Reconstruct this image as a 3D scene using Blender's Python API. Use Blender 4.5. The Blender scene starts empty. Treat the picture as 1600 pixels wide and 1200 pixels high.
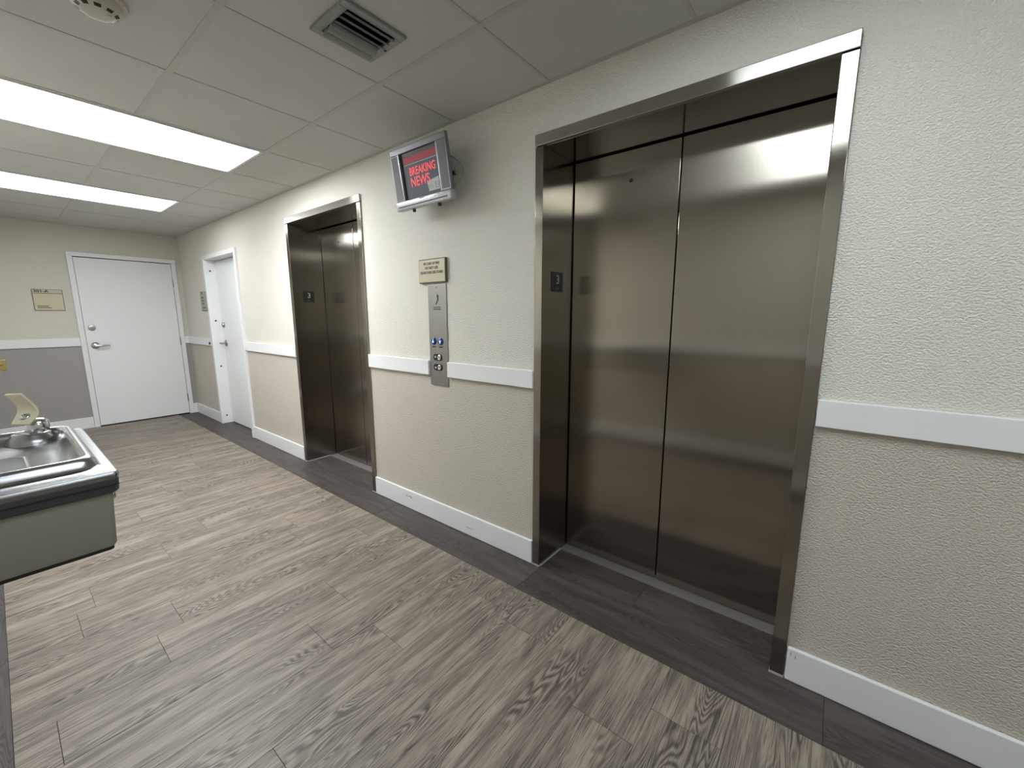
import bpy, bmesh, math, random
from mathutils import Vector, Matrix
random.seed(7)
scene = bpy.context.scene
C = scene.collection

# ------------------------------------------------------------------ camera, world, exposure
H = 2.3504                      # ceiling height
YF = 6.952                      # far wall
XL = -2.03                      # left wall
YB = -2.60                      # wall behind the camera
cam_d = bpy.data.cameras.new('camera'); cam = bpy.data.objects.new('camera', cam_d); C.objects.link(cam)
cam_d.sensor_fit = 'HORIZONTAL'; cam_d.sensor_width = 36.0
cam_d.lens = 639.43 / 1600 * 36.0
cam_d.clip_start = 0.02
yaw, pitch, roll = 0.9021, -0.1650, -0.0003
fw = Vector((math.sin(yaw) * math.cos(pitch), math.cos(yaw) * math.cos(pitch), math.sin(pitch)))
rt = Vector((math.cos(yaw), -math.sin(yaw), 0)); up = rt.cross(fw)
r2 = rt * math.cos(roll) + up * math.sin(roll); u2 = -rt * math.sin(roll) + up * math.cos(roll)
m = Matrix((r2, u2, -fw)).transposed().to_4x4(); m.translation = Vector((-1.68, 0, 1.3328))
cam.matrix_world = m
scene.camera = cam
world = bpy.data.worlds.new('world'); scene.world = world; world.use_nodes = True
world.node_tree.nodes['Background'].inputs[0].default_value = (0.9, 0.95, 1, 1)
world.node_tree.nodes['Background'].inputs[1].default_value = 0.02
LAMP = {4: 30.0, 7: 12.0, -1: 7.3, -4: 9.0}     # diffuser strength per ceiling troffer; the last one is added out of view
scene.view_settings.view_transform = 'Standard'; scene.view_settings.look = 'None'
scene.view_settings.gamma = 1.0; scene.view_settings.use_curve_mapping = False
scene.view_settings.exposure = 0.1

# ------------------------------------------------------------------ helpers
class MB:
    def __init__(s): s.v = []; s.f = []; s.mi = []
    def add(s, vs, fs, mi=0):
        o = len(s.v); s.v += [Vector(p) for p in vs]; s.f += [tuple(i + o for i in f) for f in fs]; s.mi += [mi] * len(fs); return s
    def box(s, x0, x1, y0, y1, z0, z1, mi=0):
        return s.add([(x0,y0,z0),(x1,y0,z0),(x1,y1,z0),(x0,y1,z0),(x0,y0,z1),(x1,y0,z1),(x1,y1,z1),(x0,y1,z1)],
                     [(0,3,2,1),(4,5,6,7),(0,1,5,4),(1,2,6,5),(2,3,7,6),(3,0,4,7)], mi)
    def hexa(s, b, t, mi=0):
        return s.add(list(b) + list(t), [(0,3,2,1),(4,5,6,7),(0,1,5,4),(1,2,6,5),(2,3,7,6),(3,0,4,7)], mi)
    def loft(s, loops, cap0=True, cap1=True, closed=True, mi=0):
        n = len(loops[0]); vs = [p for l in loops for p in l]; fs = []
        for a in range(len(loops) - 1):
            for i in range(n if closed else n - 1):
                j = (i + 1) % n
                fs.append((a*n+i, a*n+j, (a+1)*n+j, (a+1)*n+i))
        if cap0: fs.append(tuple(range(n - 1, -1, -1)))
        if cap1: fs.append(tuple((len(loops)-1)*n + i for i in range(n)))
        return s.add(vs, fs, mi)
    def lathe(s, origin, axis, prof, n=20):
        a = Vector(axis).normalized(); t = a.orthogonal().normalized(); b = a.cross(t); o = Vector(origin)
        loops = [[o + a*h + (t*math.cos(2*math.pi*i/n) + b*math.sin(2*math.pi*i/n))*max(r, 1e-5) for i in range(n)] for r, h in prof]
        return s.loft(loops)
    def cyl(s, p0, p1, r0, r1=None, n=16):
        p0, p1 = Vector(p0), Vector(p1)
        return s.lathe(p0, p1 - p0, [(r0, 0), (r0 if r1 is None else r1, (p1 - p0).length)], n)
    def tube(s, pts, r, n=8):
        pts = [Vector(p) for p in pts]; loops = []; t0 = None
        for i, p in enumerate(pts):
            d = (pts[min(i+1, len(pts)-1)] - pts[max(i-1, 0)]).normalized()
            t = d.orthogonal().normalized() if t0 is None else (t0 - d * t0.dot(d)).normalized()
            t0 = t; b = d.cross(t); rr = r[i] if isinstance(r, (list, tuple)) else r
            loops.append([p + (t*math.cos(2*math.pi*k/n) + b*math.sin(2*math.pi*k/n))*rr for k in range(n)])
        return s.loft(loops)
    def mesh(s, name, mats, off=(0,0,0), bevel=0, seg=2, smooth=None):
        off = Vector(off); me = bpy.data.meshes.new(name)
        me.from_pydata([tuple(p - off) for p in s.v], [], s.f)
        for p, i in zip(me.polygons, s.mi): p.material_index = i
        bm = bmesh.new(); bm.from_mesh(me)
        bmesh.ops.recalc_face_normals(bm, faces=bm.faces)
        if bevel:
            es = [e for e in bm.edges if len(e.link_faces) == 2 and e.calc_face_angle(0) > 0.5]
            bmesh.ops.bevel(bm, geom=es, offset=bevel, segments=seg, affect='EDGES', profile=0.5, clamp_overlap=True)
        bm.to_mesh(me); bm.free()
        for mt in (mats if isinstance(mats, (list, tuple)) else [mats]): me.materials.append(mt)
        if smooth is not None:
            for p in me.polygons: p.use_smooth = True
            me.set_sharp_from_angle(angle=math.radians(smooth))
        return me
    def build(s, name, mats, parent=None, **kw):
        off = Vector((0,0,0)); q = parent
        while q is not None: off += q.location; q = q.parent
        o = bpy.data.objects.new(name, s.mesh(name, mats, off, **kw)); C.objects.link(o); o.parent = parent
        return o

def tag(o, label=None, cat=None, group=None, kind=None):
    if label: o['label'] = label
    if cat: o['category'] = cat
    if group: o['group'] = group
    if kind: o['kind'] = kind
    return o
def thing(name, loc, label, cat, group=None, kind=None):
    o = bpy.data.objects.new(name, None); C.objects.link(o); o.location = loc; o.empty_display_size = 0.1
    return tag(o, label, cat, group, kind)
def place(name, me, loc, parent, rz=0):
    o = bpy.data.objects.new(name, me); C.objects.link(o); o.parent = parent; o.location = loc; o.rotation_euler.z = rz
    return o
def B(*a): return MB().box(*a)
def text(name, body, mat, parent, origin, xdir, ydir, size, depth=0.0006, align='LEFT', sx=1.0, bold=0.0, space=1.0):
    cu = bpy.data.curves.new(name, 'FONT'); cu.body = body; cu.size = size; cu.align_x = align; cu.align_y = 'CENTER'
    cu.extrude = depth; cu.offset = bold; cu.space_character = space; cu.resolution_u = 3
    t = bpy.data.objects.new(name, cu); C.objects.link(t)
    bpy.context.view_layer.update()
    me = bpy.data.meshes.new_from_object(t.evaluated_get(bpy.context.evaluated_depsgraph_get()))
    bpy.data.objects.remove(t); bpy.data.curves.remove(cu)
    x, y = Vector(xdir), Vector(ydir); z = x.cross(y)
    M = Matrix((x*sx, y, z)).transposed().to_4x4(); off = Vector((0,0,0)); q = parent
    while q is not None: off += q.location; q = q.parent
    M.translation = Vector(origin) - off; me.transform(M); me.name = name
    me.materials.clear(); me.materials.append(mat)
    o = bpy.data.objects.new(name, me); C.objects.link(o); o.parent = parent
    return o

# ------------------------------------------------------------------ materials
def new_mat(name):
    mt = bpy.data.materials.new(name); mt.use_nodes = True; nt = mt.node_tree
    return mt, nt, nt.nodes['Principled BSDF']
def N(nt, typ, **kw):
    n = nt.nodes.new(typ)
    for k, v in kw.items():
        if k in n.inputs: n.inputs[k].default_value = v
        else: setattr(n, k, v)
    return n
def math_(nt, op, a, b=None, c=None):
    n = nt.nodes.new('ShaderNodeMath'); n.operation = op
    for i, x in enumerate((a, b, c)):
        if x is None: continue
        if isinstance(x, (int, float)): n.inputs[i].default_value = x
        else: nt.links.new(x, n.inputs[i])
    return n.outputs[0]
def mixc(nt, f, a, b, typ='MIX'):
    n = nt.nodes.new('ShaderNodeMix'); n.data_type = 'RGBA'; n.blend_type = typ
    for s, x in ((0, f), (6, a), (7, b)):
        if isinstance(x, (int, float)): n.inputs[s].default_value = x
        elif isinstance(x, tuple): n.inputs[s].default_value = (*x, 1)
        else: nt.links.new(x, n.inputs[s])
    return n.outputs[2]
def ramp(nt, f, p0, p1):
    n = nt.nodes.new('ShaderNodeMapRange'); n.interpolation_type = 'SMOOTHSTEP'; nt.links.new(f, n.inputs[0])
    n.inputs[1].default_value = p0; n.inputs[2].default_value = p1
    return n.outputs[0]
def vscale(nt, v, sc):
    n = nt.nodes.new('ShaderNodeMapping'); nt.links.new(v, n.inputs[0]); n.inputs[3].default_value = sc; return n.outputs[0]
def noise(nt, v, scale, detail=2, rough=0.5, dist=0.0):
    n = nt.nodes.new('ShaderNodeTexNoise'); nt.links.new(v, n.inputs['Vector'])
    n.inputs['Scale'].default_value = scale; n.inputs['Detail'].default_value = detail
    n.inputs['Roughness'].default_value = rough; n.inputs['Distortion'].default_value = dist
    return n.outputs[0]
def bump(nt, bs, h, strength, dist):
    n = nt.nodes.new('ShaderNodeBump'); nt.links.new(h, n.inputs['Height'])
    n.inputs['Strength'].default_value = strength; n.inputs['Distance'].default_value = dist
    nt.links.new(n.outputs[0], bs.inputs['Normal'])
def plain(name, col, rough=0.5, metal=0.0, spec=0.5, mottle=0.04, scale=25):
    mt, nt, bs = new_mat(name); tc = N(nt, 'ShaderNodeTexCoord')
    f = noise(nt, tc.outputs['Object'], scale, 3)
    d = tuple(c * (1 - mottle * 2) for c in col); l = tuple(min(1, c * (1 + mottle)) for c in col)
    nt.links.new(mixc(nt, f, d, l), bs.inputs['Base Color'])
    bs.inputs['Roughness'].default_value = rough; bs.inputs['Metallic'].default_value = metal
    bs.inputs['Specular IOR Level'].default_value = spec
    return mt
def paint(name, col, strength=1.0):
    mt, nt, bs = new_mat(name); tc = N(nt, 'ShaderNodeTexCoord'); v = tc.outputs['Object']
    big = noise(nt, v, 3.0, 3)
    nt.links.new(mixc(nt, big, tuple(c*0.96 for c in col), tuple(c*1.03 for c in col)), bs.inputs['Base Color'])
    vs = vscale(nt, v, (1, 0.8, 1.2))
    a = ramp(nt, noise(nt, vs, 150, 2, 0.55, 0.25), 0.30, 0.70); b = noise(nt, v, 330, 2)
    h = math_(nt, 'ADD', a, math_(nt, 'MULTIPLY', b, 0.25))
    bump(nt, bs, h, strength, 0.0026)
    bs.inputs['Roughness'].default_value = 0.42; bs.inputs['Specular IOR Level'].default_value = 0.35
    return mt
def steel(name, col=(0.345, 0.315, 0.27), rough=0.155, aniso=1.0, vertical=True):
    mt, nt, bs = new_mat(name); tc = N(nt, 'ShaderNodeTexCoord'); v = tc.outputs['Object']
    st = noise(nt, vscale(nt, v, (260, 260, 1.5) if vertical else (1.5, 1.5, 260)), 1.0, 2)
    cl = noise(nt, v, 2.2, 3)
    c1 = mixc(nt, st, tuple(c*0.93 for c in col), tuple(c*1.05 for c in col))
    nt.links.new(mixc(nt, cl, c1, mixc(nt, 0.5, c1, tuple(c*x for c, x in zip(col, (1.0, 0.95, 0.88))))), bs.inputs['Base Color'])
    bs.inputs['Metallic'].default_value = 1.0
    nt.links.new(math_(nt, 'ADD', math_(nt, 'MULTIPLY', st, 0.03), rough - 0.015), bs.inputs['Roughness'])
    bs.inputs['Anisotropic'].default_value = aniso
    ge = N(nt, 'ShaderNodeNewGeometry'); cr = N(nt, 'ShaderNodeVectorMath', operation='CROSS_PRODUCT')
    nt.links.new(ge.outputs['True Normal'], cr.inputs[0]); cr.inputs[1].default_value = (0.02, 0.05, 1.0)
    if vertical: tv = cr.outputs[0]
    else:
        c2 = N(nt, 'ShaderNodeVectorMath', operation='CROSS_PRODUCT'); nt.links.new(ge.outputs['True Normal'], c2.inputs[0]); nt.links.new(cr.outputs[0], c2.inputs[1]); tv = c2.outputs[0]
    nt.links.new(tv, bs.inputs['Tangent'])
    return mt
def wood(name, light, dark, mid, contrast=1.0):
    mt, nt, bs = new_mat(name); tc = N(nt, 'ShaderNodeTexCoord'); oi = N(nt, 'ShaderNodeObjectInfo')
    cmb = N(nt, 'ShaderNodeCombineXYZ')
    nt.links.new(math_(nt, 'MULTIPLY', oi.outputs['Random'], 37.0), cmb.inputs[0])
    nt.links.new(math_(nt, 'MULTIPLY', oi.outputs['Random'], 11.0), cmb.inputs[1])
    nt.links.new(math_(nt, 'MULTIPLY', oi.outputs['Random'], 83.0), cmb.inputs[2])
    ad = N(nt, 'ShaderNodeVectorMath', operation='ADD'); nt.links.new(tc.outputs['Object'], ad.inputs[0]); nt.links.new(cmb.outputs[0], ad.inputs[1])
    v = ad.outputs[0]
    field = noise(nt, vscale(nt, v, (1.15, 9.5, 1)), 1.0, 1.8, 0.42, 0.3)
    wob = noise(nt, vscale(nt, v, (14, 40, 1)), 1.0, 2)
    ph = math_(nt, 'ADD', math_(nt, 'MULTIPLY', field, 270.0), math_(nt, 'MULTIPLY', wob, 5.0))
    ring = math_(nt, 'MULTIPLY_ADD', math_(nt, 'SINE', ph), 0.5, 0.5)
    mask = ramp(nt, noise(nt, vscale(nt, v, (2.0, 8.5, 1)), 1.0, 2), 0.44, 0.60)
    broad = ramp(nt, noise(nt, vscale(nt, v, (2.1, 25, 1)), 1.0, 4, 0.62, 0.2), 0.30, 0.66)
    fib = noise(nt, vscale(nt, v, (8, 190, 1)), 1.0, 3, 0.68)
    pores = ramp(nt, noise(nt, vscale(nt, v, (9, 300, 1)), 1.0, 2), 0.50, 0.66)
    c = mixc(nt, broad, mid, light)
    c = mixc(nt, math_(nt, 'MULTIPLY', mask, 0.84 * contrast), c, mixc(nt, ring, tuple(x * 0.92 for x in light), dark))
    c = mixc(nt, math_(nt, 'MULTIPLY', pores, 0.62 * contrast), c, dark)
    c = mixc(nt, math_(nt, 'MULTIPLY', ramp(nt, fib, 0.45, 0.75), 0.45 * contrast), c, tuple(x * 1.2 for x in light), 'MIX')
    tone = math_(nt, 'MULTIPLY_ADD', oi.outputs['Random'], 0.10, 0.95)
    mu = N(nt, 'ShaderNodeVectorMath', operation='SCALE'); nt.links.new(c, mu.inputs[0]); nt.links.new(tone, mu.inputs['Scale'])
    nt.links.new(mu.outputs[0], bs.inputs['Base Color'])
    bs.inputs['Roughness'].default_value = 0.46; bs.inputs['Specular IOR Level'].default_value = 0.4
    bump(nt, bs, math_(nt, 'ADD', fib, math_(nt, 'MULTIPLY', ring, -0.5)), 0.12, 0.001)
    return mt
def emit(name, col, strength):
    mt, nt, bs = new_mat(name)
    bs.inputs['Base Color'].default_value = (*(c * 0.25 for c in col), 1); bs.inputs['Specular IOR Level'].default_value = 0.2; bs.inputs['Emission Color'].default_value = (*col, 1)
    bs.inputs['Emission Strength'].default_value = strength
    return mt

CREAM = (0.78, 0.755, 0.675); TAUPE = (0.60, 0.55, 0.475)
M = {}
M['cream'] = paint('cream_orange_peel_paint', CREAM)
M['taupe'] = paint('taupe_orange_peel_paint', TAUPE)
M['greige'] = paint('grey_brown_orange_peel_paint', (0.345, 0.33, 0.31), 0.3)
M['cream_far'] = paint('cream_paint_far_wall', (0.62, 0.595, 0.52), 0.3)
M['trim'] = plain('white_trim_paint', (0.80, 0.805, 0.81), 0.38, mottle=0.015, scale=8)
M['doorpaint'] = plain('white_door_paint', (0.80, 0.82, 0.82), 0.45, mottle=0.01, scale=5)
M['tile'] = None
M['grid'] = plain('white_ceiling_grid', (0.50, 0.49, 0.455), 0.5, mottle=0.02)
M['steel'] = steel('brushed_steel_vertical')
M['steel_head'] = steel('brushed_steel_horizontal', (0.46, 0.445, 0.41), 0.24, 0.9, False)
M['steel_jamb'] = steel('brushed_steel_jamb', (0.325, 0.302, 0.265), 0.17, 0.95)
M['soffit'] = plain('polished_steel_soffit', (0.25, 0.245, 0.235), 0.11, 1.0, mottle=0.02)
M['plate_steel'] = steel('brushed_steel_plate', (0.34, 0.34, 0.33), 0.42, 0.4)
M['chrome'] = plain('chrome', (0.62, 0.62, 0.63), 0.12, 1.0, mottle=0.01)
M['satin'] = plain('satin_nickel', (0.42, 0.41, 0.40), 0.3, 1.0, mottle=0.02)
M['basin'] = plain('worn_stainless_basin', (0.39, 0.395, 0.40), 0.27, 1.0, mottle=0.05, scale=30)
M['black'] = plain('black_plastic', (0.012, 0.012, 0.013), 0.4)
M['dark'] = plain('shade_black', (0.008, 0.008, 0.008), 0.9, spec=0.0)  # near-black colour standing in for shade behind gaps and louvres
M['bumper'] = plain('charcoal_bumper', (0.055, 0.058, 0.058), 0.42)
M['cabinet'] = plain('olive_grey_enamel', (0.265, 0.255, 0.21), 0.45, mottle=0.02)
M['guard'] = plain('ivory_rubber', (0.86, 0.78, 0.58), 0.5, mottle=0.04)
M['sill'] = plain('dull_sill_metal', (0.22, 0.205, 0.195), 0.45, 0.3)
M['caulk'] = plain('grey_caulk', (0.42, 0.40, 0.38), 0.6)
M['signbeige'] = plain('beige_sign_plastic', (0.57, 0.51, 0.36), 0.35, mottle=0.02)
M['signband'] = plain('beige_sign_band', (0.50, 0.45, 0.32), 0.35, mottle=0.02)
M['signedge'] = plain('dark_sign_edge', (0.10, 0.085, 0.06), 0.4)
M['signgrey'] = plain('grey_green_sign', (0.36, 0.35, 0.27), 0.35, mottle=0.03)
M['ink'] = plain('black_ink', (0.012, 0.011, 0.01), 0.5)
M['inkbrown'] = plain('brown_ink', (0.16, 0.12, 0.06), 0.5)
M['white_ink'] = plain('white_ink', (0.75, 0.75, 0.75), 0.5)
M['grey_ink'] = plain('grey_digit', (0.30, 0.30, 0.30), 0.4)
M['brass'] = plain('brass', (0.62, 0.48, 0.20), 0.28, 1.0)
M['tvsilver'] = plain('silver_tv_plastic', (0.20, 0.205, 0.22), 0.32, 0.35, mottle=0.02)
M['tvlight'] = plain('bright_silver_tv_plastic', (0.43, 0.44, 0.455), 0.3, 0.35, mottle=0.02)
M['tvgrille'] = plain('speaker_grille', (0.16, 0.165, 0.17), 0.6, mottle=0.12, scale=400)
M['cable'] = plain('grey_cable', (0.30, 0.29, 0.27), 0.5)
M['screen'] = emit('screen_dark', (0.055, 0.06, 0.075), 0.8)
M['screen_red'] = emit('screen_red_bar', (0.22, 0.035, 0.045), 0.8)
M['screen_txt'] = emit('screen_red_letters', (0.85, 0.13, 0.14), 0.7)
M['screen_shadow'] = emit('screen_letter_shadow', (0.35, 0.02, 0.03), 0.8)
M['screen_box'] = emit('screen_pale_box', (0.36, 0.39, 0.36), 0.6)
M['screen_mark'] = emit('screen_grey_mark', (0.16, 0.17, 0.16), 0.9)
M['blue'] = plain('blue_lens', (0.012, 0.05, 0.22), 0.15)
M['bluelit'] = emit('lit_arrow', (0.45, 0.65, 1.0), 1.6)
M['vent'] = plain('dusty_vent_metal', (0.31, 0.32, 0.30), 0.5, 0.1, mottle=0.06)
M['ventdark'] = plain('dark_vent_blade', (0.10, 0.108, 0.112), 0.5, 0.1, mottle=0.1)  # darker tone for the first three louvres
M['detector'] = plain('ivory_detector_plastic', (0.58, 0.55, 0.46), 0.4)
for k_, s_ in LAMP.items(): M['diffuser%d' % k_] = emit('lit_diffuser', (0.94, 0.975, 1.0) if k_ > 0 else (0.86, 0.95, 1.0), s_)
M['subfloor'] = plain('dark_subfloor', (0.05, 0.045, 0.04), 0.8)
M['plank'] = wood('taupe_oak_vinyl', (0.330, 0.280, 0.228), (0.045, 0.034, 0.028), (0.130, 0.105, 0.086))
M['border'] = wood('dark_oak_vinyl', (0.095, 0.080, 0.075), (0.022, 0.018, 0.017), (0.048, 0.039, 0.037), 0.8)
mt, nt, bs = new_mat('ceiling_tile_board'); tc = N(nt, 'ShaderNodeTexCoord'); v = tc.outputs['Object']
oi = N(nt, 'ShaderNodeObjectInfo')
base = mixc(nt, noise(nt, v, 3.5, 4), (0.535, 0.535, 0.51), (0.60, 0.60, 0.575))
spk = ramp(nt, noise(nt, v, 300, 2), 0.62, 0.72)
nt.links.new(mixc(nt, math_(nt, 'MULTIPLY', spk, 0.22), base, (0.5, 0.49, 0.46)), bs.inputs['Base Color'])
bump(nt, bs, noise(nt, v, 220, 2), 0.25, 0.001); bs.inputs['Roughness'].default_value = 0.9; bs.inputs['Specular IOR Level'].default_value = 0.1
M['tile'] = mt

# ------------------------------------------------------------------ room shell
E1 = (0.030, 1.180); E2 = (2.6365, 3.7797); EZ = 2.150       # elevator frames, outer
SD = (4.945, 5.985); SDZ = 2.030                              # side door frame, outer
CR0, CR1 = 0.9696, 1.0601; BB = 0.1335; D = 0.27
SPLIT = 1.01
def wall_cells(name, rng, opens, fpos, mats, label, thick=0.15):
    """front face at fpos(u, z, 0), back at fpos(u, z, thick); openings = (u0, u1, z1)"""
    us = sorted({rng[0], rng[1], *[o[0] for o in opens], *[o[1] for o in opens]})
    zs = sorted({0.0, SPLIT, H + 0.02, *[o[2] for o in opens]})
    mb = MB()
    for a, b in zip(us, us[1:]):
        for c, d in zip(zs, zs[1:]):
            if any(o[0] <= a + 1e-6 and b <= o[1] + 1e-6 and d <= o[2] + 1e-6 for o in opens): continue
            mi = 0 if c >= SPLIT else 1
            mb.hexa([fpos(a,c,0), fpos(b,c,0), fpos(b,c,thick), fpos(a,c,thick)], [fpos(a,d,0), fpos(b,d,0), fpos(b,d,thick), fpos(a,d,thick)], mi)
    o = mb.build(name, mats); return tag(o, label, 'wall', kind='structure')
wall_cells('wall_right', (YB, YF), [(E1[0], E1[1], EZ), (E2[0], E2[1], EZ), (SD[0], SD[1], SDZ)], lambda u, z, t: (t, u, z),
           [M['cream'], M['taupe']], 'textured cream wall with taupe lower half holding both elevators')
FD = (-1.040, -0.055); FDZ = 2.057
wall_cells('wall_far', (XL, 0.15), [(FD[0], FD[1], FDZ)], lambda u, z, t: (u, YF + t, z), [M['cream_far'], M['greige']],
           'cream and grey-brown end wall with a white door')
wall_cells('wall_left', (YB, YF), [], lambda u, z, t: (XL - t, u, z), [M['cream'], M['taupe']], 'cream and taupe wall that carries the drinking fountain')
wall_cells('wall_back', (XL, 0.15), [], lambda u, z, t: (u, YB - t, z), [M['cream'], M['taupe']], 'cream and taupe wall behind the viewpoint')

# trims
def rail(name, mb, label): return tag(mb.build(name, M['trim'], bevel=0.0025, seg=2), label, 'trim', kind='structure')
T = 0.018
PL = (1.812, 1.972)           # call plate
for i, (a, b, lab) in enumerate([(YB, E1[0]-.003, 'white chair rail right of the near elevator'), (E1[1]+.003, PL[0]-.004, 'white chair rail between call plate and near elevator'),
        (PL[1]+.004, E2[0]-.003, 'short white chair rail between far elevator and call plate'), (E2[1]+.003, SD[0]-.001, 'white chair rail between side door and far elevator'), (SD[1]+.001, YF-T-.001, 'short white chair rail between corner and side door')]):
    rail('trim_%d' % (i+1), B(-T, -.0005, a, b, CR0, CR1), lab)
rail('trim_6', B(FD[1]+.001, -.0005, YF-T, YF-.0005, CR0, CR1), 'tiny white chair rail right of the end door')
rail('trim_7', B(XL+T+.001, FD[0]-.001, YF-T, YF-.0005, CR0+.015, CR1+.02), 'white chair rail left of the end door')
rail('trim_8', B(XL+.0005, XL+T, YB+.001, YF-.001, CR0, CR1), 'white chair rail on the fountain wall')
TB = 0.016
def base(name, mb, label): return tag(mb.build(name, M['trim'], bevel=0.004, seg=2), label, 'baseboard', kind='structure')
for a, b, lab in [(YB, E1[0]-.004, 'white baseboard right of the near elevator'), (E1[1]+.003, E2[0]-.003, 'white scuffed baseboard between the elevators'),
        (E2[1]+.003, SD[0]-.001, 'white baseboard between side door and far elevator'), (SD[1]+.001, YF-TB-.001, 'short white baseboard between corner and side door')]:
    base('baseboard_right', B(-TB, -.0005, a, b, 0.001, BB), lab)
base('baseboard_far', B(FD[1]+.001, -.0005, YF-TB, YF-.0005, 0.001, BB), 'tiny white baseboard right of the end door')
base('baseboard_far', B(XL+TB+.001, FD[0]-.001, YF-TB, YF-.0005, 0.001, BB), 'white baseboard left of the end door')
base('baseboard_left', B(XL+.0005, XL+TB, YB+.001, YF-.001, 0.001, BB), 'white baseboard on the fountain wall')
# scuffs on the baseboard between the elevators, nail marks on the near one
bbm = [o for o in C.objects if o.name == 'baseboard_right.001'][0]; bbn = [o for o in C.objects if o.name == 'baseboard_right'][0]
random.seed(3)
for y, z, l, h in [(2.21, .092, .022, .004), (2.235, .086, .03, .003), (2.20, .083, .014, .006), (2.25, .095, .01, .003), (1.62, .05, .06, .002)]:
    B(-TB-.0006, -TB+.0005, y, y+l, z, z+h).build('scuff_mark', M['signedge'], bbm)
for y, z in [(.014, .107), (.0, .100)]:
    B(-TB-.0006, -TB+.0005, y, y+.0018, z, z+.012).build('nail_mark', M['signedge'], bbn)

# ------------------------------------------------------------------ floor: subfloor and every plank
flo = tag(B(XL-.1, .45, YB-.1, YF+.2, -.06, -.004).build('floor', M['subfloor']), 'taupe wood-look plank floor with dark plank border', 'floor', kind='structure')
XBL, XBR = -1.803, -0.226
PW, PLEN, G = 0.22, 0.92, 0.0006
mesh_cache = {}
def plank_mesh(L, W, mat):
    k = (round(L, 4), round(W, 4), mat)
    if k not in mesh_cache: mesh_cache[k] = B(-L/2+G, L/2-G, -W/2+G, W/2-G, -.004, 0).mesh('plank', M[mat], bevel=0.0005, seg=1)
    return mesh_cache[k]
def plank(name, x0, x1, y0, y1, mat, along='x'):
    if along == 'x': me = plank_mesh(x1-x0, y1-y0, mat); rz = random.choice((0, math.pi))
    else: me = plank_mesh(y1-y0, x1-x0, mat); rz = random.choice((1, -1)) * math.pi/2
    return place(name, me, ((x0+x1)/2, (y0+y1)/2, 0), flo, rz)
joint = {10: -1.602, 8: -1.409, 6: -.984, 5: -.807, 3: -.428, 1: -.595, 7: -.79, 12: -1.217, 13: -.988, 9: -.396, 11: -.62, 4: -1.30, 2: -1.12, 0: -.437}
y0 = 0.152; k0 = math.floor((YB - y0) / PW); k1 = math.ceil((YF + .02 - y0) / PW)
random.seed(11)
for k in range(k0, k1):
    a = max(y0 + k*PW, YB); b = min(y0 + (k+1)*PW, YF + .02)
    if b - a < 0.02: continue
    j = joint.get(k, XBL + random.uniform(.08, PLEN))
    xs = [j]
    while xs[-1] + PLEN < XBR - .02: xs.append(xs[-1] + PLEN)
    while xs[0] - PLEN > XBL + .02: xs.insert(0, xs[0] - PLEN)
    xs = [XBL] + xs + [XBR]
    for p, q in zip(xs, xs[1:]): plank('plank', p, q, a, b, 'plank')
def border(x0, x1, ya, yb, seam):
    y = seam
    while y > ya: y -= 1.22
    ys = []
    while y < yb - .03:
        if y > ya + .03: ys.append(y)
        y += 1.22
    ys = [ya] + ys + [yb]
    for p, q in zip(ys, ys[1:]): plank('border_plank', x0, x1, p, q, 'border', 'y')
border(XBR, 0.0, YB, YF, -.094)
border(XL, XBL, YB, YF, .35)
for e, sm in ((E1, .62), (E2, 3.3)): border(0.0, 0.205, e[0]+.047, e[1]-.045, sm)
border(0.0, 0.16, SD[0]+.05, SD[1]-.05, 5.4)

# ------------------------------------------------------------------ ceiling: tiles and grid
cei = tag(B(XL-.1, .2, YB-.1, YF+.2, H+.11, H+.16).build('ceiling', M['grid']), 'suspended ceiling of off-white tiles in a white grid', 'ceiling', kind='structure')
S0, S = 0.5018, 0.6096
RX = [XL, -0.4595-2*S, -0.4595-S, -0.4595, 0.0]
ks = range(math.floor((YB - S0)/S), math.ceil((YF - S0)/S))
LIGHT_K = {-1, 4, 7, -4}
tcache = {}
def tile(x0, x1, ya, yb):
    k = (round(x1-x0, 4), round(yb-ya, 4)); g = .004
    if k not in tcache: tcache[k] = B(-(x1-x0)/2+g, (x1-x0)/2-g, -(yb-ya)/2+g, (yb-ya)/2-g, 0, .015).mesh('ceiling_tile', M['tile'])
    place('ceiling_tile', tcache[k], ((x0+x1)/2, (ya+yb)/2, H+.0025), cei)
def tee(name, x0, x1, ya, yb):
    k = (round(x1-x0, 4), round(yb-ya, 4), 'tee')
    if k not in tcache:
        w, l = (x1-x0)/2, (yb-ya)/2; mb = B(-w, w, -l, l, 0, .0022)
        if w > l: mb.box(-w, w, -.003, .003, .0022, .04)
        else: mb.box(-.003, .003, -l, l, .0022, .04)
        tcache[k] = mb.mesh('grid_tee', M['grid'])
    place(name, tcache[k], ((x0+x1)/2, (ya+yb)/2, H), cei)
F = 0.012
for k in ks:
    ya, yb = max(S0+k*S, YB), min(S0+(k+1)*S, YF)
    if yb - ya < 0.03: continue
    for i in range(4):
        if k in LIGHT_K and i in (1, 2): continue
        tile(RX[i], RX[i+1], ya, yb)
    if k not in LIGHT_K: tee('main_runner', RX[2]-F, RX[2]+F, ya, yb)
    if S0+k*S > YB + .02:
        for i in range(4):
            tee('cross_tee', RX[i]+(F if i else 0), RX[i+1]-(F if i < 3 else 0), ya-.0075, ya+.0075)
for x in (RX[1], RX[3]): tee('main_runner', x-F, x+F, YB, YF)
tee('wall_angle', -0.020, -0.0005, YB, YF); tee('wall_angle', XL+.0005, XL+.020, YB, YF)
tee('wall_angle', XL+.02, -.02, YF-.020, YF-.0005)

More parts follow.
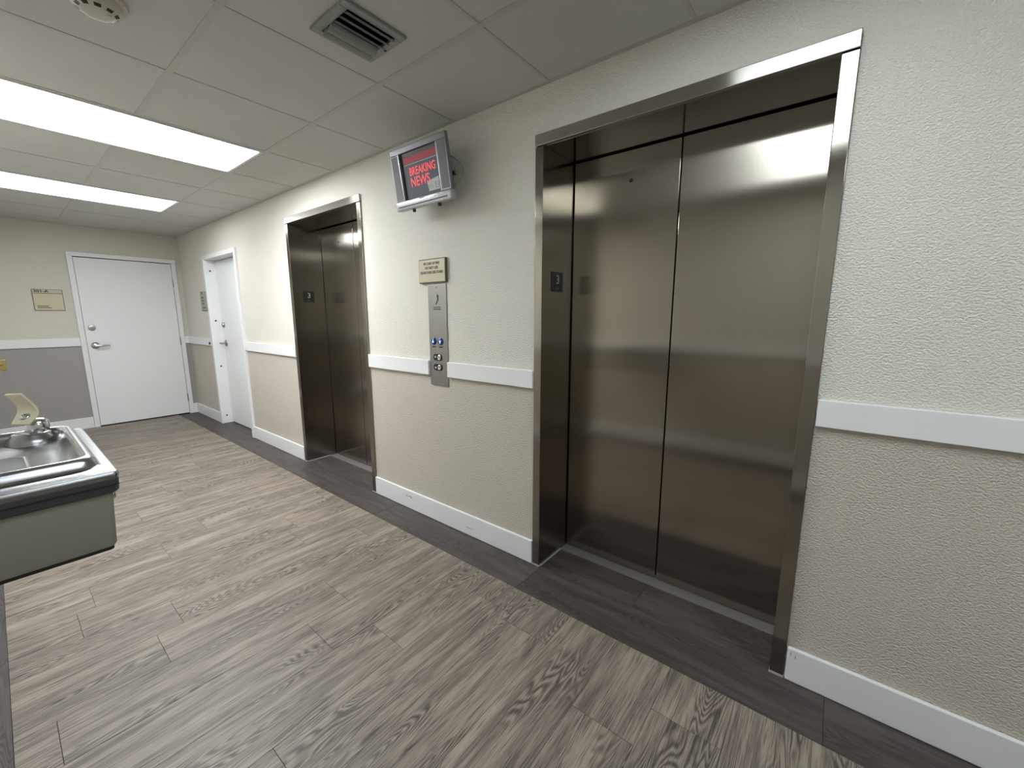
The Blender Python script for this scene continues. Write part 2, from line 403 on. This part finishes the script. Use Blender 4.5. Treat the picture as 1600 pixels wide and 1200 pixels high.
# ------------------------------------------------------------------ ceiling lights
LABS = {-1: 'lit fluorescent ceiling panel above the near elevator, seen only mirrored in its doors', 4: 'larger lit fluorescent ceiling panel nearest the smoke detector',
        7: 'smaller lit fluorescent ceiling panel nearest the end wall', -4: 'lit fluorescent ceiling panel behind the viewpoint'}  # the panel behind the viewpoint is added to light the near end
for k in sorted(LIGHT_K, reverse=True):
    ya, yb = S0+k*S+F-.002, S0+(k+1)*S-F+.002; xa, xb = RX[1]+F, RX[3]-F
    t = thing('ceiling_light', ((xa+xb)/2, (ya+yb)/2, H), LABS[k], 'ceiling light', 'fluorescent ceiling panels')
    fr = MB(); w = .016
    fr.box(xa, xb, ya, ya+w, H-.004, H+.02).box(xa, xb, yb-w, yb, H-.004, H+.02).box(xa, xa+w, ya+w, yb-w, H-.004, H+.02).box(xb-w, xb, ya+w, yb-w, H-.004, H+.02)
    fr.build('frame', M['trim'], t)
    B(xa+w, xb-w, ya+w, yb-w, H+.003, H+.006).build('diffuser', M['diffuser%d' % k], t)
    hb = MB(); hb.box(xa, xb, ya, yb, H+.085, H+.09); hb.box(xa, xb, ya, ya+.003, H+.02, H+.085).box(xa, xb, yb-.003, yb, H+.02, H+.085)
    hb.build('housing', M['trim'], t)

# ------------------------------------------------------------------ elevators
def elevator(e, label, frame_label):
    a, b = e; fwid = .045; p = .012; ia, ib = a+fwid+.002, b-fwid; top = 2.100
    t = thing('elevator', (0, (a+b)/2, 0), label, 'elevator', 'elevators')
    for lo, hi in ((b-fwid, b), (a, a+fwid)):
        j = B(-p, D+.04, lo+.0008, hi-.0008, 0.006, top-.003).build('jamb', M['steel_jamb'], t, bevel=.0018, seg=2)
        B(-p-.002, -p+.02, lo-.001, hi+.001, 0.0, .008).build('caulk_bead', M['caulk'], j)
    # head: full width, slightly prouder than the jambs
    B(-p-.004, D+.04, a+.0005, b-.0005, top, EZ-.0008).build('head', M['steel_head'], t, bevel=.0025, seg=2)
    B(.004, D+.03, ia-.001, ib+.001, top-.0025, top-.0003).build('soffit', M['soffit'], t)
    c = (a + b) / 2 + .0005
    for lo, hi in ((c+.003, ib-.005), (ia+.005, c-.003)):
        B(D, D+.035, lo, hi, .006, top-.009).build('door_panel', M['steel'], t, bevel=.002, seg=2)
    B(D+.035, D+.05, ia-.03, ib+.03, -.003, top+.03).build('dark_shaft_backing', M['dark'], t)  # dark sheet stands in for the unlit shaft behind the door gaps
    B(.207, D+.04, ia, ib, -.004, .003).build('sill', M['sill'], t, bevel=.001, seg=1)
    # grey caulk along the foot of the far jamb return
    B(0.0, .207, ib-.006, ib, 0.0, .006).build('caulk_bead', M['caulk'], t)
    # lantern screw hole in the left panel
    h = MB().lathe((D-.0008, a+.80, 1.957), (1,0,0), [(.009, 0), (.009, .002)], 12).build('key_hole', M['black'], t)
    # floor number plate on the far jamb
    pl = B(.070, .172, ib-.003, ib, 1.452, 1.549).build('floor_number_plate', M['black'], t, bevel=.001, seg=1)
    text('digit', '3', M['grey_ink'], pl, (.124, ib-.0036, 1.510), (1,0,0), (0,0,1), .062, align='CENTER', sx=1.05)
    for i in range(4):
        MB().cyl((.112+.006*i, ib-.003, 1.466+(i % 2)*.005), (.112+.006*i, ib-.0042, 1.466+(i % 2)*.005), .0016, n=8).build('braille_dot', M['grey_ink'], pl)
    return t
elevator(E1, 'large near elevator with brushed steel doors, right of the call plate', '')
elevator(E2, 'smaller far elevator with brushed steel doors, between side door and call plate', '')

# ------------------------------------------------------------------ doors
def lever(parent, pos, out, along, mat, L=.115):
    """rosette on the door, stem pointing out, lever arm along"""
    p = Vector(pos); o = Vector(out); al = Vector(along)
    h = MB().lathe(p, o, [(.041, 0), (.041, .004), (.036, .010), (.022, .014), (.016, .018)], 24).build('lever_handle', mat, parent, smooth=40)
    s = p + o*.016
    MB().cyl(s, s+o*.042, .0115).build('stem', mat, h, smooth=40)
    e = s + o*.046
    MB().tube([e-al*.012, e, e+al*L*.5, e+al*L*.9, e+al*L, e+al*L-o*.014], [.010, .0125, .0105, .009, .008, .006], 10).build('lever_arm', mat, h, smooth=50)
    return h
d1 = thing('door_1', ((FD[0]+FD[1])/2, YF, 0), 'white flush door in the end wall beside room sign', 'door', kind='structure')
cw = .048; pr = .022
for lo, hi in ((FD[0], FD[0]+cw), (FD[1]-cw, FD[1])):
    B(lo, hi, YF-pr, YF+.12, 0.001, FDZ-cw).build('frame_jamb', M['trim'], d1, bevel=.003)
B(FD[0], FD[1], YF-pr, YF+.12, FDZ-cw, FDZ-.0005).build('frame_head', M['trim'], d1, bevel=.003)
la, lb = FD[0]+cw+.004, FD[1]-cw-.004
leaf = B(la, lb, YF-.010, YF+.035, .014, FDZ-cw-.009).build('door_leaf', M['doorpaint'], d1, bevel=.002)
B(la-.003, lb+.003, YF+.04, YF+.05, 0, FDZ-cw).build('dark_gap_backing', M['dark'], d1)  # dark sheet behind the leaf, paints the shade in its edge gaps
lever(d1, (la+.068, YF-.010, .985), (0,-1,0), (1,0,0), M['chrome'])
db = MB().lathe((la+.062, YF-.010, 1.195), (0,-1,0), [(.034, 0), (.034, .006), (.030, .012), (.018, .014)], 24).build('deadbolt', M['satin'], d1, smooth=40)
B(la+.061, la+.063, YF-.0262, YF-.024, 1.187, 1.203).build('keyway', M['black'], db)
B(la-.006, la+.0005, YF-.0108, YF+.01, .94, 1.03).build('strike_plate', M['satin'], d1)
for z in (1.76, 1.0, .23):
    hg = MB().cyl((lb+.003, YF-.018, z-.055), (lb+.003, YF-.018, z+.055), .0075, n=10).build('hinge', M['satin'], d1, smooth=40)
    for q in (-.018, .018): MB().cyl((lb+.003, YF-.018, z+q-.001), (lb+.003, YF-.018, z+q+.001), .0085, n=10).build('knuckle', M['black'], hg)

DX = .095
d2 = thing('door_2', (0, (SD[0]+SD[1])/2, 0), 'white recessed side door left of the far elevator', 'door', kind='structure')
for lo, hi in ((SD[0], SD[0]+cw), (SD[1]-cw, SD[1])):
    B(-pr, .165, lo+.0005, hi-.0005, 0.001, SDZ-cw).build('frame_jamb', M['trim'], d2, bevel=.003)
B(-pr, .165, SD[0]+.0005, SD[1]-.0005, SDZ-cw, SDZ-.0005).build('frame_head', M['trim'], d2, bevel=.003)
la, lb = SD[0]+cw+.003, SD[1]-cw-.006
B(DX, DX+.045, la, lb, .010, SDZ-cw-.005).build('door_leaf', M['doorpaint'], d2, bevel=.002)
B(DX+.05, DX+.06, la-.003, lb+.006, 0, SDZ-cw).build('dark_gap_backing', M['dark'], d2)  # same dark sheet, shade around the side door leaf
lever(d2, (DX, lb-.075, 1.005), (-1,0,0), (0,-1,0), M['satin'])
MB().lathe((DX, lb-.065, 1.225), (-1,0,0), [(.030, 0), (.030, .010), (.022, .020), (.012, .022)], 20).build('deadbolt', M['satin'], d2, smooth=40)
yj = SD[1]-cw
for z in (1.86, 1.275, .72, .10):
    MB().cyl((.035, yj+.0005, z), (.035, yj-.0015, z), .010, n=10).build('screw_hole', M['black'], d2)
B(-.030, -.018, SD[1]+.055, SD[1]+.085, .985, 1.015).build('door_bumper', M['black'], bevel=.004)
tag(bpy.data.objects['door_bumper'], 'tiny black bumper on the chair rail left of the side door', 'bumper')

# ------------------------------------------------------------------ signs
RX_, RY_ = (0,-1,0), (0,0,1)          # text frame on the right wall
s = thing('room_sign', (-1.23, YF, 1.395), 'square beige room sign reading 301-A left of the end door', 'sign')
B(-1.346, -1.115, YF-.010, YF-.0005, 1.393, 1.625).build('backing', M['signedge'], s, bevel=.001, seg=1)
B(-1.341, -1.120, YF-.013, YF-.010, 1.398, 1.577).build('panel', M['signbeige'], s)
B(-1.341, -1.120, YF-.013, YF-.010, 1.583, 1.621).build('number_band', M['signband'], s)
text('number_text', '301-A', M['ink'], s, (-1.333, YF-.0134, 1.603), (1,0,0), (0,0,1), .036, bold=.0012, sx=1.25)
for z, l, w in ((1.442, .085, .010), (1.424, .105, .010)):
    n = 9
    for i in range(n):
        if i in (4,): continue
    B(-1.322, -1.322+l, YF-.0134, YF-.0128, z-w/2, z+w/2).build('name_line', M['inkbrown'], s)
s = thing('fire_sign', (0, 1.917, 1.527), 'beige sign reading IN CASE OF FIRE DO NOT USE ELEVATORS USE STAIRS', 'sign')
B(-.016, -.0005, 1.800, 2.036, 1.526, 1.665).build('backing', M['signedge'], s, bevel=.0015, seg=1)
B(-.018, -.016, 1.806, 2.030, 1.532, 1.659).build('panel', M['signbeige'], s)
for i, (tx, z) in enumerate((('IN CASE OF FIRE', 1.637), ('DO NOT USE', 1.612), ('ELEVATORS USE STAIRS', 1.586))):
    text('text_line', tx, M['ink'], s, (-.0185, 1.918, z), RX_, RY_, .0215, align='CENTER', bold=.0003, sx=.88)
s = thing('stair_sign', (0, 6.10, 1.395), 'square grey-green sign on the wall left of the side door', 'sign')
B(-.012, -.0005, 6.022, 6.236, 1.395, 1.626).build('backing', M['signedge'], s, bevel=.001, seg=1)
B(-.014, -.012, 6.030, 6.230, 1.402, 1.620).build('panel', M['signgrey'], s)
for z, y, w, h in ((1.603, 6.165, .055, .024), (1.553, 6.155, .095, .024), (1.517, 6.150, .10, .020), (1.480, 6.140, .085, .022), (1.432, 6.13, .12, .020)):
    B(-.0146, -.0138, y-w/2, y+w/2, z-h/2, z+h/2).build('lettering_line', M['signedge'], s)

# call plate with lanterns and buttons
cp = thing('call_plate', (0, (PL[0]+PL[1])/2, .908), 'tall brushed steel elevator call plate under the fire sign', 'call plate')
B(-.006, -.0005, PL[0], PL[1], .908, 1.517).build('plate', M['plate_steel'], cp, bevel=.0015, seg=2)
yc = 1.898
for y, arrow in ((1.930, 1), (1.868, 0)):
    ln = MB().lathe((-.006, y, 1.180), (-1,0,0), [(.022, 0), (.022, .004), (.017, .009), (.008, .011)], 20).build('lantern_lens', M['blue'], cp, smooth=50)
    if arrow: MB().add([(-.0178, y-.010, 1.172), (-.0178, y+.006, 1.172), (-.0178, y-.004, 1.192), (-.0165, y-.010, 1.172), (-.0165, y+.006, 1.172), (-.0165, y-.004, 1.192)], [(0,1,2), (3,5,4), (0,3,4,1), (1,4,5,2), (2,5,3,0)]).build('lit_arrow', M['bluelit'], ln)
    else: MB().add([(-.0178, y-.010, 1.186), (-.0178, y+.006, 1.186), (-.0178, y-.004, 1.166), (-.0165, y-.010, 1.186), (-.0165, y+.006, 1.186), (-.0165, y-.004, 1.166)], [(0,1,2), (3,5,4), (0,3,4,1), (1,4,5,2), (2,5,3,0)]).build('lit_arrow', M['bluelit'], ln)
    B(-.0066, -.0058, y-.017, y+.017, 1.143, 1.150).build('caption_line', M['ink'], cp)
for z, upw in ((1.083, 1), (1.022, 0)):
    pts = []
    for i in range(24):
        a = 2*math.pi*i/24; cyy = .018 if math.cos(a) >= 0 else -.018
        pts.append((yc + cyy + .021*math.cos(a), z + .021*math.sin(a)))
    bt = MB().loft([[(-.0055, y, zz) for y, zz in pts], [(-.009, y, zz) for y, zz in pts]]).build('button_housing', M['black'], cp)
    MB().lathe((-.009, yc-.018, z), (-1,0,0), [(.016, 0), (.016, .005), (.012, .007), (.009, .0055), (.004, .0055)], 20).build('push_button', M['chrome'], bt, smooth=40)
    yy = yc+.020; s_ = 1 if upw else -1
    MB().add([(-.0098, yy-.009, z-s_*.002), (-.0098, yy+.009, z-s_*.002), (-.0098, yy, z+s_*.011)] + [(-.0088, yy-.009, z-s_*.002), (-.0088, yy+.009, z-s_*.002), (-.0088, yy, z+s_*.011)], [(0,1,2), (3,5,4), (0,3,4,1), (1,4,5,2), (2,5,3,0)]).build('arrow_mark', M['white_ink'], bt)
MB().cyl((-.006, 1.893, 1.500), (-.0072, 1.893, 1.500), .0035, n=10).build('screw', M['black'], cp)
# pictogram: a bent flame-like figure
fig = [(.004, .036), (.010, .024), (.014, .020), (.010, .012), (.013, .002), (.006, -.012), (-.004, -.024), (-.012, -.032), (-.012, -.024), (-.006, -.014), (.000, -.004), (.002, .008), (-.003, .018)]
MB().loft([[(-.0058, 1.891 - q*1.1, 1.428 + z) for q, z in fig], [(-.0066, 1.891 - q*1.1, 1.428 + z) for q, z in fig]]).build('pictogram', M['ink'], cp)
text('caption', 'IN CASE OF FIRE', M['ink'], cp, (-.0062, 1.893, 1.383), RX_, RY_, .0085, align='CENTER', bold=.0002)
text('caption', 'DO NOT USE', M['ink'], cp, (-.0062, 1.893, 1.371), RX_, RY_, .0105, align='CENTER', bold=.0003)

# brass outlet on the end wall
o = thing('outlet', (-1.655, YF, .76), 'small brass outlet plate on the end wall below the chair rail', 'outlet')
B(-1.692, -1.617, YF-.006, YF-.0005, .757, .872).build('cover_plate', M['brass'], o, bevel=.003, seg=2)
for z in (.835, .794): B(-1.672, -1.637, YF-.008, YF-.006, z-.013, z+.013).build('socket', M['brass'], o, bevel=.002)
B(-1.668, -1.641, YF-.0075, YF-.0055, .811, .818).build('slot', M['black'], o)

# ------------------------------------------------------------------ television
tv = thing('television', (0, 1.80, 1.9), 'small silver wall-mounted television showing BREAKING NEWS', 'television')
def build_tv():
    tw, th = .450, .312; tilt = math.radians(9)
    ctr = Vector((-.150, 1.838, 2.078))
    X = Vector((0,-1,0)); Y = Vector((-math.sin(tilt), 0, math.cos(tilt))); Z = X.cross(Y)     # Z points into the room
    def P(x, y, z): return ctr + X*x + Y*y + Z*z
    def bx(mb, x0, x1, y0, y1, z0, z1): return mb.hexa([P(x0,y0,z0), P(x1,y0,z0), P(x1,y1,z0), P(x0,y1,z0)], [P(x0,y0,z1), P(x1,y0,z1), P(x1,y1,z1), P(x0,y1,z1)])
    w, h = tw/2, th/2
    sx0, sx1, sy0, sy1 = -.148, .150, -.098, .126            # inner bezel opening
    bz = MB(); bx(bz, -w, w, sy1, h, -.020, 0); bx(bz, -w, sx0, -.108, sy1, -.020, 0); bx(bz, sx1, w, -.108, sy1, -.020, 0)
    bz.build('bezel', M['tvsilver'], tv, bevel=.003)
    lb = MB(); bx(lb, -w, w, -h, -.108, -.034, .010); lo = lb.build('bottom_bar', M['tvlight'], tv, bevel=.006, seg=3, smooth=40)
    sl = MB(); bx(sl, -w+.020, w-.025, -.141, -.134, .0095, .0108); sl.build('slot', M['black'], lo)
    bd = MB(); bx(bd, -.018, .022, -.1175, -.1135, .0095, .0106); bd.build('badge', M['signedge'], lo)
    for x0, x1 in ((-w+.008, sx0-.014), (sx1+.014, w-.010)):
        g = MB(); bx(g, x0, x1, -.098, sy1-.006, -.001, .0012); g.build('speaker_grille', M['tvgrille'], tv)
    for x in (sx0-.006, sx1+.004):
        g = MB(); bx(g, x-.003, x+.003, -.105, sy1, -.001, .0022); g.build('bezel_strip', M['tvlight'], tv)
    ib = MB(); bx(ib, sx0, sx1, -.108, sy1, -.024, -.012); ib.build('screen_surround', M['black'], tv)
    q0, q1, r0, r1 = sx0+.016, sx1-.012, -.100, .110
    sc = MB(); bx(sc, q0, q1, r0, r1, -.012, -.0105); scr = sc.build('screen', M['screen'], tv)
    rb = MB(); bx(rb, q0+.003, q1-.003, .070, .103, -.0105, -.0100); rb.build('red_banner', M['screen_red'], scr)
    ln = MB(); bx(ln, q0+.003, q1-.003, .064, .0665, -.0105, -.0100); ln.build('banner_line', M['screen_box'], scr)
    def tx(body, x, y, size, sxx, z, mat, nm): text(nm, body, mat, scr, P(x, y, z), tuple(X), tuple(Y), size, .0003, 'LEFT', sxx, .0012)
    tx('BREAKING', q0+.044, .024, .056, .80, -.0100, M['screen_shadow'], 'headline_shadow'); tx('BREAKING', q0+.041, .026, .056, .80, -.0094, M['screen_txt'], 'headline')
    tx('NEWS', q0+.045, -.029, .066, .86, -.0100, M['screen_shadow'], 'headline_shadow'); tx('NEWS', q0+.042, -.027, .066, .86, -.0094, M['screen_txt'], 'headline')
    pb = MB(); pb.hexa([P(q1-.098,-.040,-.0100), P(q1-.004,-.030,-.0100), P(q1-.004,-.090,-.0100), P(q1-.090,-.090,-.0100)], [P(q1-.098,-.040,-.0095), P(q1-.004,-.030,-.0095), P(q1-.004,-.090,-.0095), P(q1-.090,-.090,-.0095)])
    pbo = pb.build('pale_box', M['screen_box'], scr)
    for (a, b, c, d) in ((.036,.008,-.056,-.052), (.036,.008,-.082,-.078), (.036,.031,-.078,-.056), (.013,.008,-.078,-.056), (.028,.016,-.069,-.065), (.088,.084,-.080,-.060), (.074,.070,-.080,-.058), (.060,.056,-.080,-.062)):
        mk = MB(); bx(mk, q1-a, q1-b, c, d, -.0095, -.0091); mk.build('box_mark', M['screen_mark'], scr)
    bk = MB(); bk.hexa([P(-w+.006,-h+.006,-.021), P(w-.003,-h+.006,-.021), P(w-.003,h-.005,-.021), P(-w+.006,h-.005,-.021)], [P(-w+.05,-h+.04,-.072), P(w-.05,-h+.04,-.072), P(w-.05,h-.05,-.072), P(-w+.05,h-.05,-.072)])
    bk.build('back_shell', M['black'], tv, bevel=.004)
    for x in (-.100, .110):
        ft = MB().cyl(P(x, -h-.016, -.012), P(x, -h+.002, -.012), .009, n=12); ft.build('foot', M['black'], tv, smooth=40)
    # mount: wall plate, arm and knuckle
    MB().box(-.012, -.0005, 1.79, 1.89, 2.02, 2.15).build('wall_plate', M['black'], tv, bevel=.003)
    MB().tube([(-.010, 1.84, 2.085), (-.05, 1.838, 2.085), P(0, .0, -.068)], .020, 10).build('mount_arm', M['black'], tv, smooth=40)
    kn = MB().cyl(P(.205, -.03, -.046), P(.228, -.03, -.046), .012, n=12); kn.build('swivel_knob', M['satin'], tv, smooth=40)
    import math as mm
    pts = [P(w-.03 + .055*mm.sin(mm.pi*t/14)**.8, .055 - .150*t/14, -.045 - .035*mm.sin(mm.pi*t/14)) for t in range(15)]
    MB().tube(pts, .0035, 8).build('cable', M['cable'], tv, smooth=60)
build_tv()

# ------------------------------------------------------------------ ceiling register and smoke detector
vt = thing('ceiling_vent', (-.708, 1.475, H), 'dusty metal ceiling vent with dark louvres', 'vent')
vx0, vx1, vy0, vy1 = -.832, -.586, 1.362, 1.592; zt = H + .0005; fwv = .030
fr = MB()
fr.box(vx0, vx1, vy0, vy0+fwv, zt-.010, zt).box(vx0, vx1, vy1-fwv, vy1, zt-.010, zt).box(vx0, vx0+fwv, vy0+fwv, vy1-fwv, zt-.010, zt).box(vx1-fwv, vx1, vy0+fwv, vy1-fwv, zt-.010, zt)
fr.build('frame', M['vent'], vt, bevel=.002)
B(vx0+.02, vx1-.02, vy0+.02, vy1-.02, zt+.0005, zt+.0018).build('dark_duct_backing', M['dark'], vt)  # dark sheet for the shade seen between the louvres
nb = 5; span = (vy1 - vy0 - 2*fwv) / nb
for i in range(nb):
    yb_ = vy0 + fwv + (i + .5) * span; loops = []
    sg = 1 if i >= 3 else -1
    prof = [(-.016, -.002), (-.010, -.008), (0, -.013), (.010, -.016), (.018, -.017)]
    q_ = (.88, 1.0) if i < 3 else (.80, 1.5)
    prof = [(a*q_[0], b*q_[1]) for a, b in prof]
    for x in (vx0+fwv-.002, vx1-fwv+.002):
        loops.append([(x, yb_ + sg*a, zt + b) for a, b in prof] + [(x, yb_ + sg*a, zt + b + .0018) for a, b in reversed(prof)])
    MB().loft(loops).build('louvre', M['ventdark'] if i < 3 else M['vent'], vt)
MB().cyl((vx1-.012, (vy0+vy1)/2, zt-.011), (vx1-.012, (vy0+vy1)/2, zt-.013), .005, n=10).build('screw', M['black'], vt)

sdx, sdy = -1.328, 2.005
sd = thing('smoke_detector', (sdx, sdy, H), 'round ivory smoke detector on the ceiling, cut by the top edge', 'smoke detector')
MB().lathe((sdx, sdy, H+.002), (0,0,-1), [(.078, 0), (.078, .010), (.074, .014)], 36).build('base', M['detector'], sd, smooth=40)
MB().lathe((sdx, sdy, H-.012), (0,0,-1), [(.066, 0), (.064, .012), (.054, .024), (.040, .032), (.030, .034), (.010, .034)], 36).build('cover', M['detector'], sd, smooth=35)
for i in range(10):
    a = 2*math.pi*i/10 + .2; da = .17
    rr0, rr1 = .0535, .0440; z0_, z1_ = H-.0363, H-.0418
    vs = [];
    for aa in (a-da, a+da):
        for r_, z_ in ((rr0-.003, z0_), (rr0+.0012, z0_), (rr1+.0012, z1_), (rr1-.003, z1_)): vs.append((sdx + r_*math.cos(aa), sdy + r_*math.sin(aa), z_))
    MB().hexa(vs[:4], vs[4:]).build('sensor_slot', M['black'], sd)
MB().cyl((sdx+.025, sdy-.02, H-.045), (sdx+.025, sdy-.02, H-.048), .006, n=12).build('test_button', M['detector'], sd)

# ------------------------------------------------------------------ drinking fountain
fx0, fx1, fy0, fy1 = XL + .001, -1.544, 1.200, 1.765
df = thing('drinking_fountain', ((fx0+fx1)/2, (fy0+fy1)/2, .82), 'wall-hung stainless steel drinking fountain with ivory mouth guard', 'drinking fountain')
def rr(ins, z, r, k=0.0, n=8):
    """rounded rectangle inset from the rim; k moves it from the rim to the offset inner lip"""
    x0, x1, y0_, y1_ = fx0+ins+.03*k, fx1-ins-.016*k, fy0+ins+.068*k, fy1-ins-.022*k; r = max(r, .004); out = []
    for cx, cy, a0 in ((x1-r, y1_-r, 0), (x0+r, y1_-r, 90), (x0+r, y0_+r, 180), (x1-r, y0_+r, 270)):
        for i in range(n):
            a = math.radians(a0 + 90*i/(n-1)); out.append((cx + r*math.cos(a), cy + r*math.sin(a), z))
    return out
bcx, bcy, brx, bry = -1.800, 1.480, .160, .125
def ell(sc, z, n=32):
    ref = rr(.05, z, .03, 1); out = []
    for p in ref:
        a = math.atan2((p[1]-(fy0+fy1)/2-.02)/(fy1-fy0), (p[0]-(fx0+fx1)/2)/(fx1-fx0)); out.append((bcx + brx*sc*math.cos(a), bcy + bry*sc*math.sin(a), z))
    return out
top = MB().loft([rr(.002, .984, .010), rr(0, .992, .012), rr(.001, .9985, .012), rr(.004, 1.0005, .012), rr(.007, 1.0000, .014), rr(.004, .9985, .022, .88),
                 rr(.005, 1.003, .028, 1), rr(.008, 1.014, .030, 1), rr(.014, 1.0215, .032, 1), rr(.020, 1.0225, .032, 1), rr(.026, 1.020, .032, 1), rr(.031, 1.012, .034, 1), rr(.036, 1.001, .036, 1), rr(.046, .993, .04, 1), rr(.060, .991, .05, 1),
                 ell(1.10, .988), ell(1.0, .984), ell(.95, .977), ell(.85, .964), ell(.6, .948), ell(.25, .942)], cap0=False)
top.build('basin', M['basin'], df, smooth=60)
MB().loft([rr(.007, .952, .012), rr(.003, .957, .013), rr(.001, .984, .012), rr(.006, .9855, .012)]).build('bumper_skirt', M['bumper'], df, smooth=40)
gr = MB().loft([rr(-.0004, .9705, .012), rr(-.0004, .9718, .012)]); gr.build('skirt_groove', M['black'], df)
body = MB().loft([rr(.030, .8255, .010), rr(.022, .8262, .012), rr(.019, .832, .012), rr(.013, .952, .010)])
body.build('cabinet', M['cabinet'], df, smooth=35)
MB().loft([rr(.024, .818, .010), rr(.024, .8255, .010)]).build('under_shadow_strip', M['black'], df)  # black strip draws the shadow line under the cabinet
MB().lathe((fx1-.016, fy0+.055, .935), (1,0,0), [(.012, 0), (.012, .006), (.009, .010), (.003, .011)], 14).build('push_button', M['chrome'], df, smooth=50)
# bubbler: flange, tilted chrome body, nozzle, folded ivory guard
bx_, by_ = -1.646, 1.705
MB().lathe((bx_, by_, .985), (0,0,1), [(.052, 0), (.050, .012), (.044, .022), (.038, .028), (.036, .033), (.030, .035)], 28).build('pedestal', M['basin'], df, smooth=60)
tilt = Vector((.12, -.02, 1)).normalized()
bub = MB().lathe((bx_+.012, by_+.016, 1.014), tuple(tilt), [(.024, 0), (.024, .010), (.023, .022), (.020, .034), (.012, .040)], 24).build('bubbler', M['chrome'], df, smooth=60)
An, Fn, Tn = Vector((-1.648, 1.681, 1.044)), Vector((-1.620, 1.710, 1.0715)), Vector((-1.650, 1.705, 1.127))      # near edge: lower tip, fold, upper tip
Af, Ff, Tf = Vector((-1.677, 1.717, 1.044)), Vector((-1.655, 1.757, 1.080)), Vector((-1.677, 1.739, 1.125))       # far edge
def bend(a, f, t):
    p, q = f.lerp(a, .45), f.lerp(t, .45); out = [a.copy(), a.lerp(p, .5)]
    for i in range(7):
        u = i/6; out.append(p*(1-u)**2 + f*2*u*(1-u) + q*u*u)
    return out + [q.lerp(t, .35), q.lerp(t, .7), t.copy()]
nb_, fb_ = bend(An, Fn, Tn), bend(Af, Ff, Tf); loops = []; th = .0055
for i in range(len(nb_)):
    tg = (nb_[min(i+1, len(nb_)-1)] - nb_[max(i-1, 0)]).normalized(); nn = (fb_[i] - nb_[i]).cross(tg).normalized()*th/2
    loops.append([nb_[i]-nn, fb_[i]-nn, fb_[i]+nn, nb_[i]+nn])
MB().loft(loops).build('mouth_guard', M['guard'], df, bevel=.0012, seg=2, smooth=40)
low = (An + Fn + Af + Ff)/4; nz = (Fn - An).cross(Af - An).normalized(); nz = nz if nz.z > 0 else -nz
MB().lathe(low - nz*.003, tuple(nz), [(.012, 0), (.012, .0065), (.009, .009), (.006, .010), (.004, .006)], 18).build('nozzle', M['chrome'], df, smooth=50)
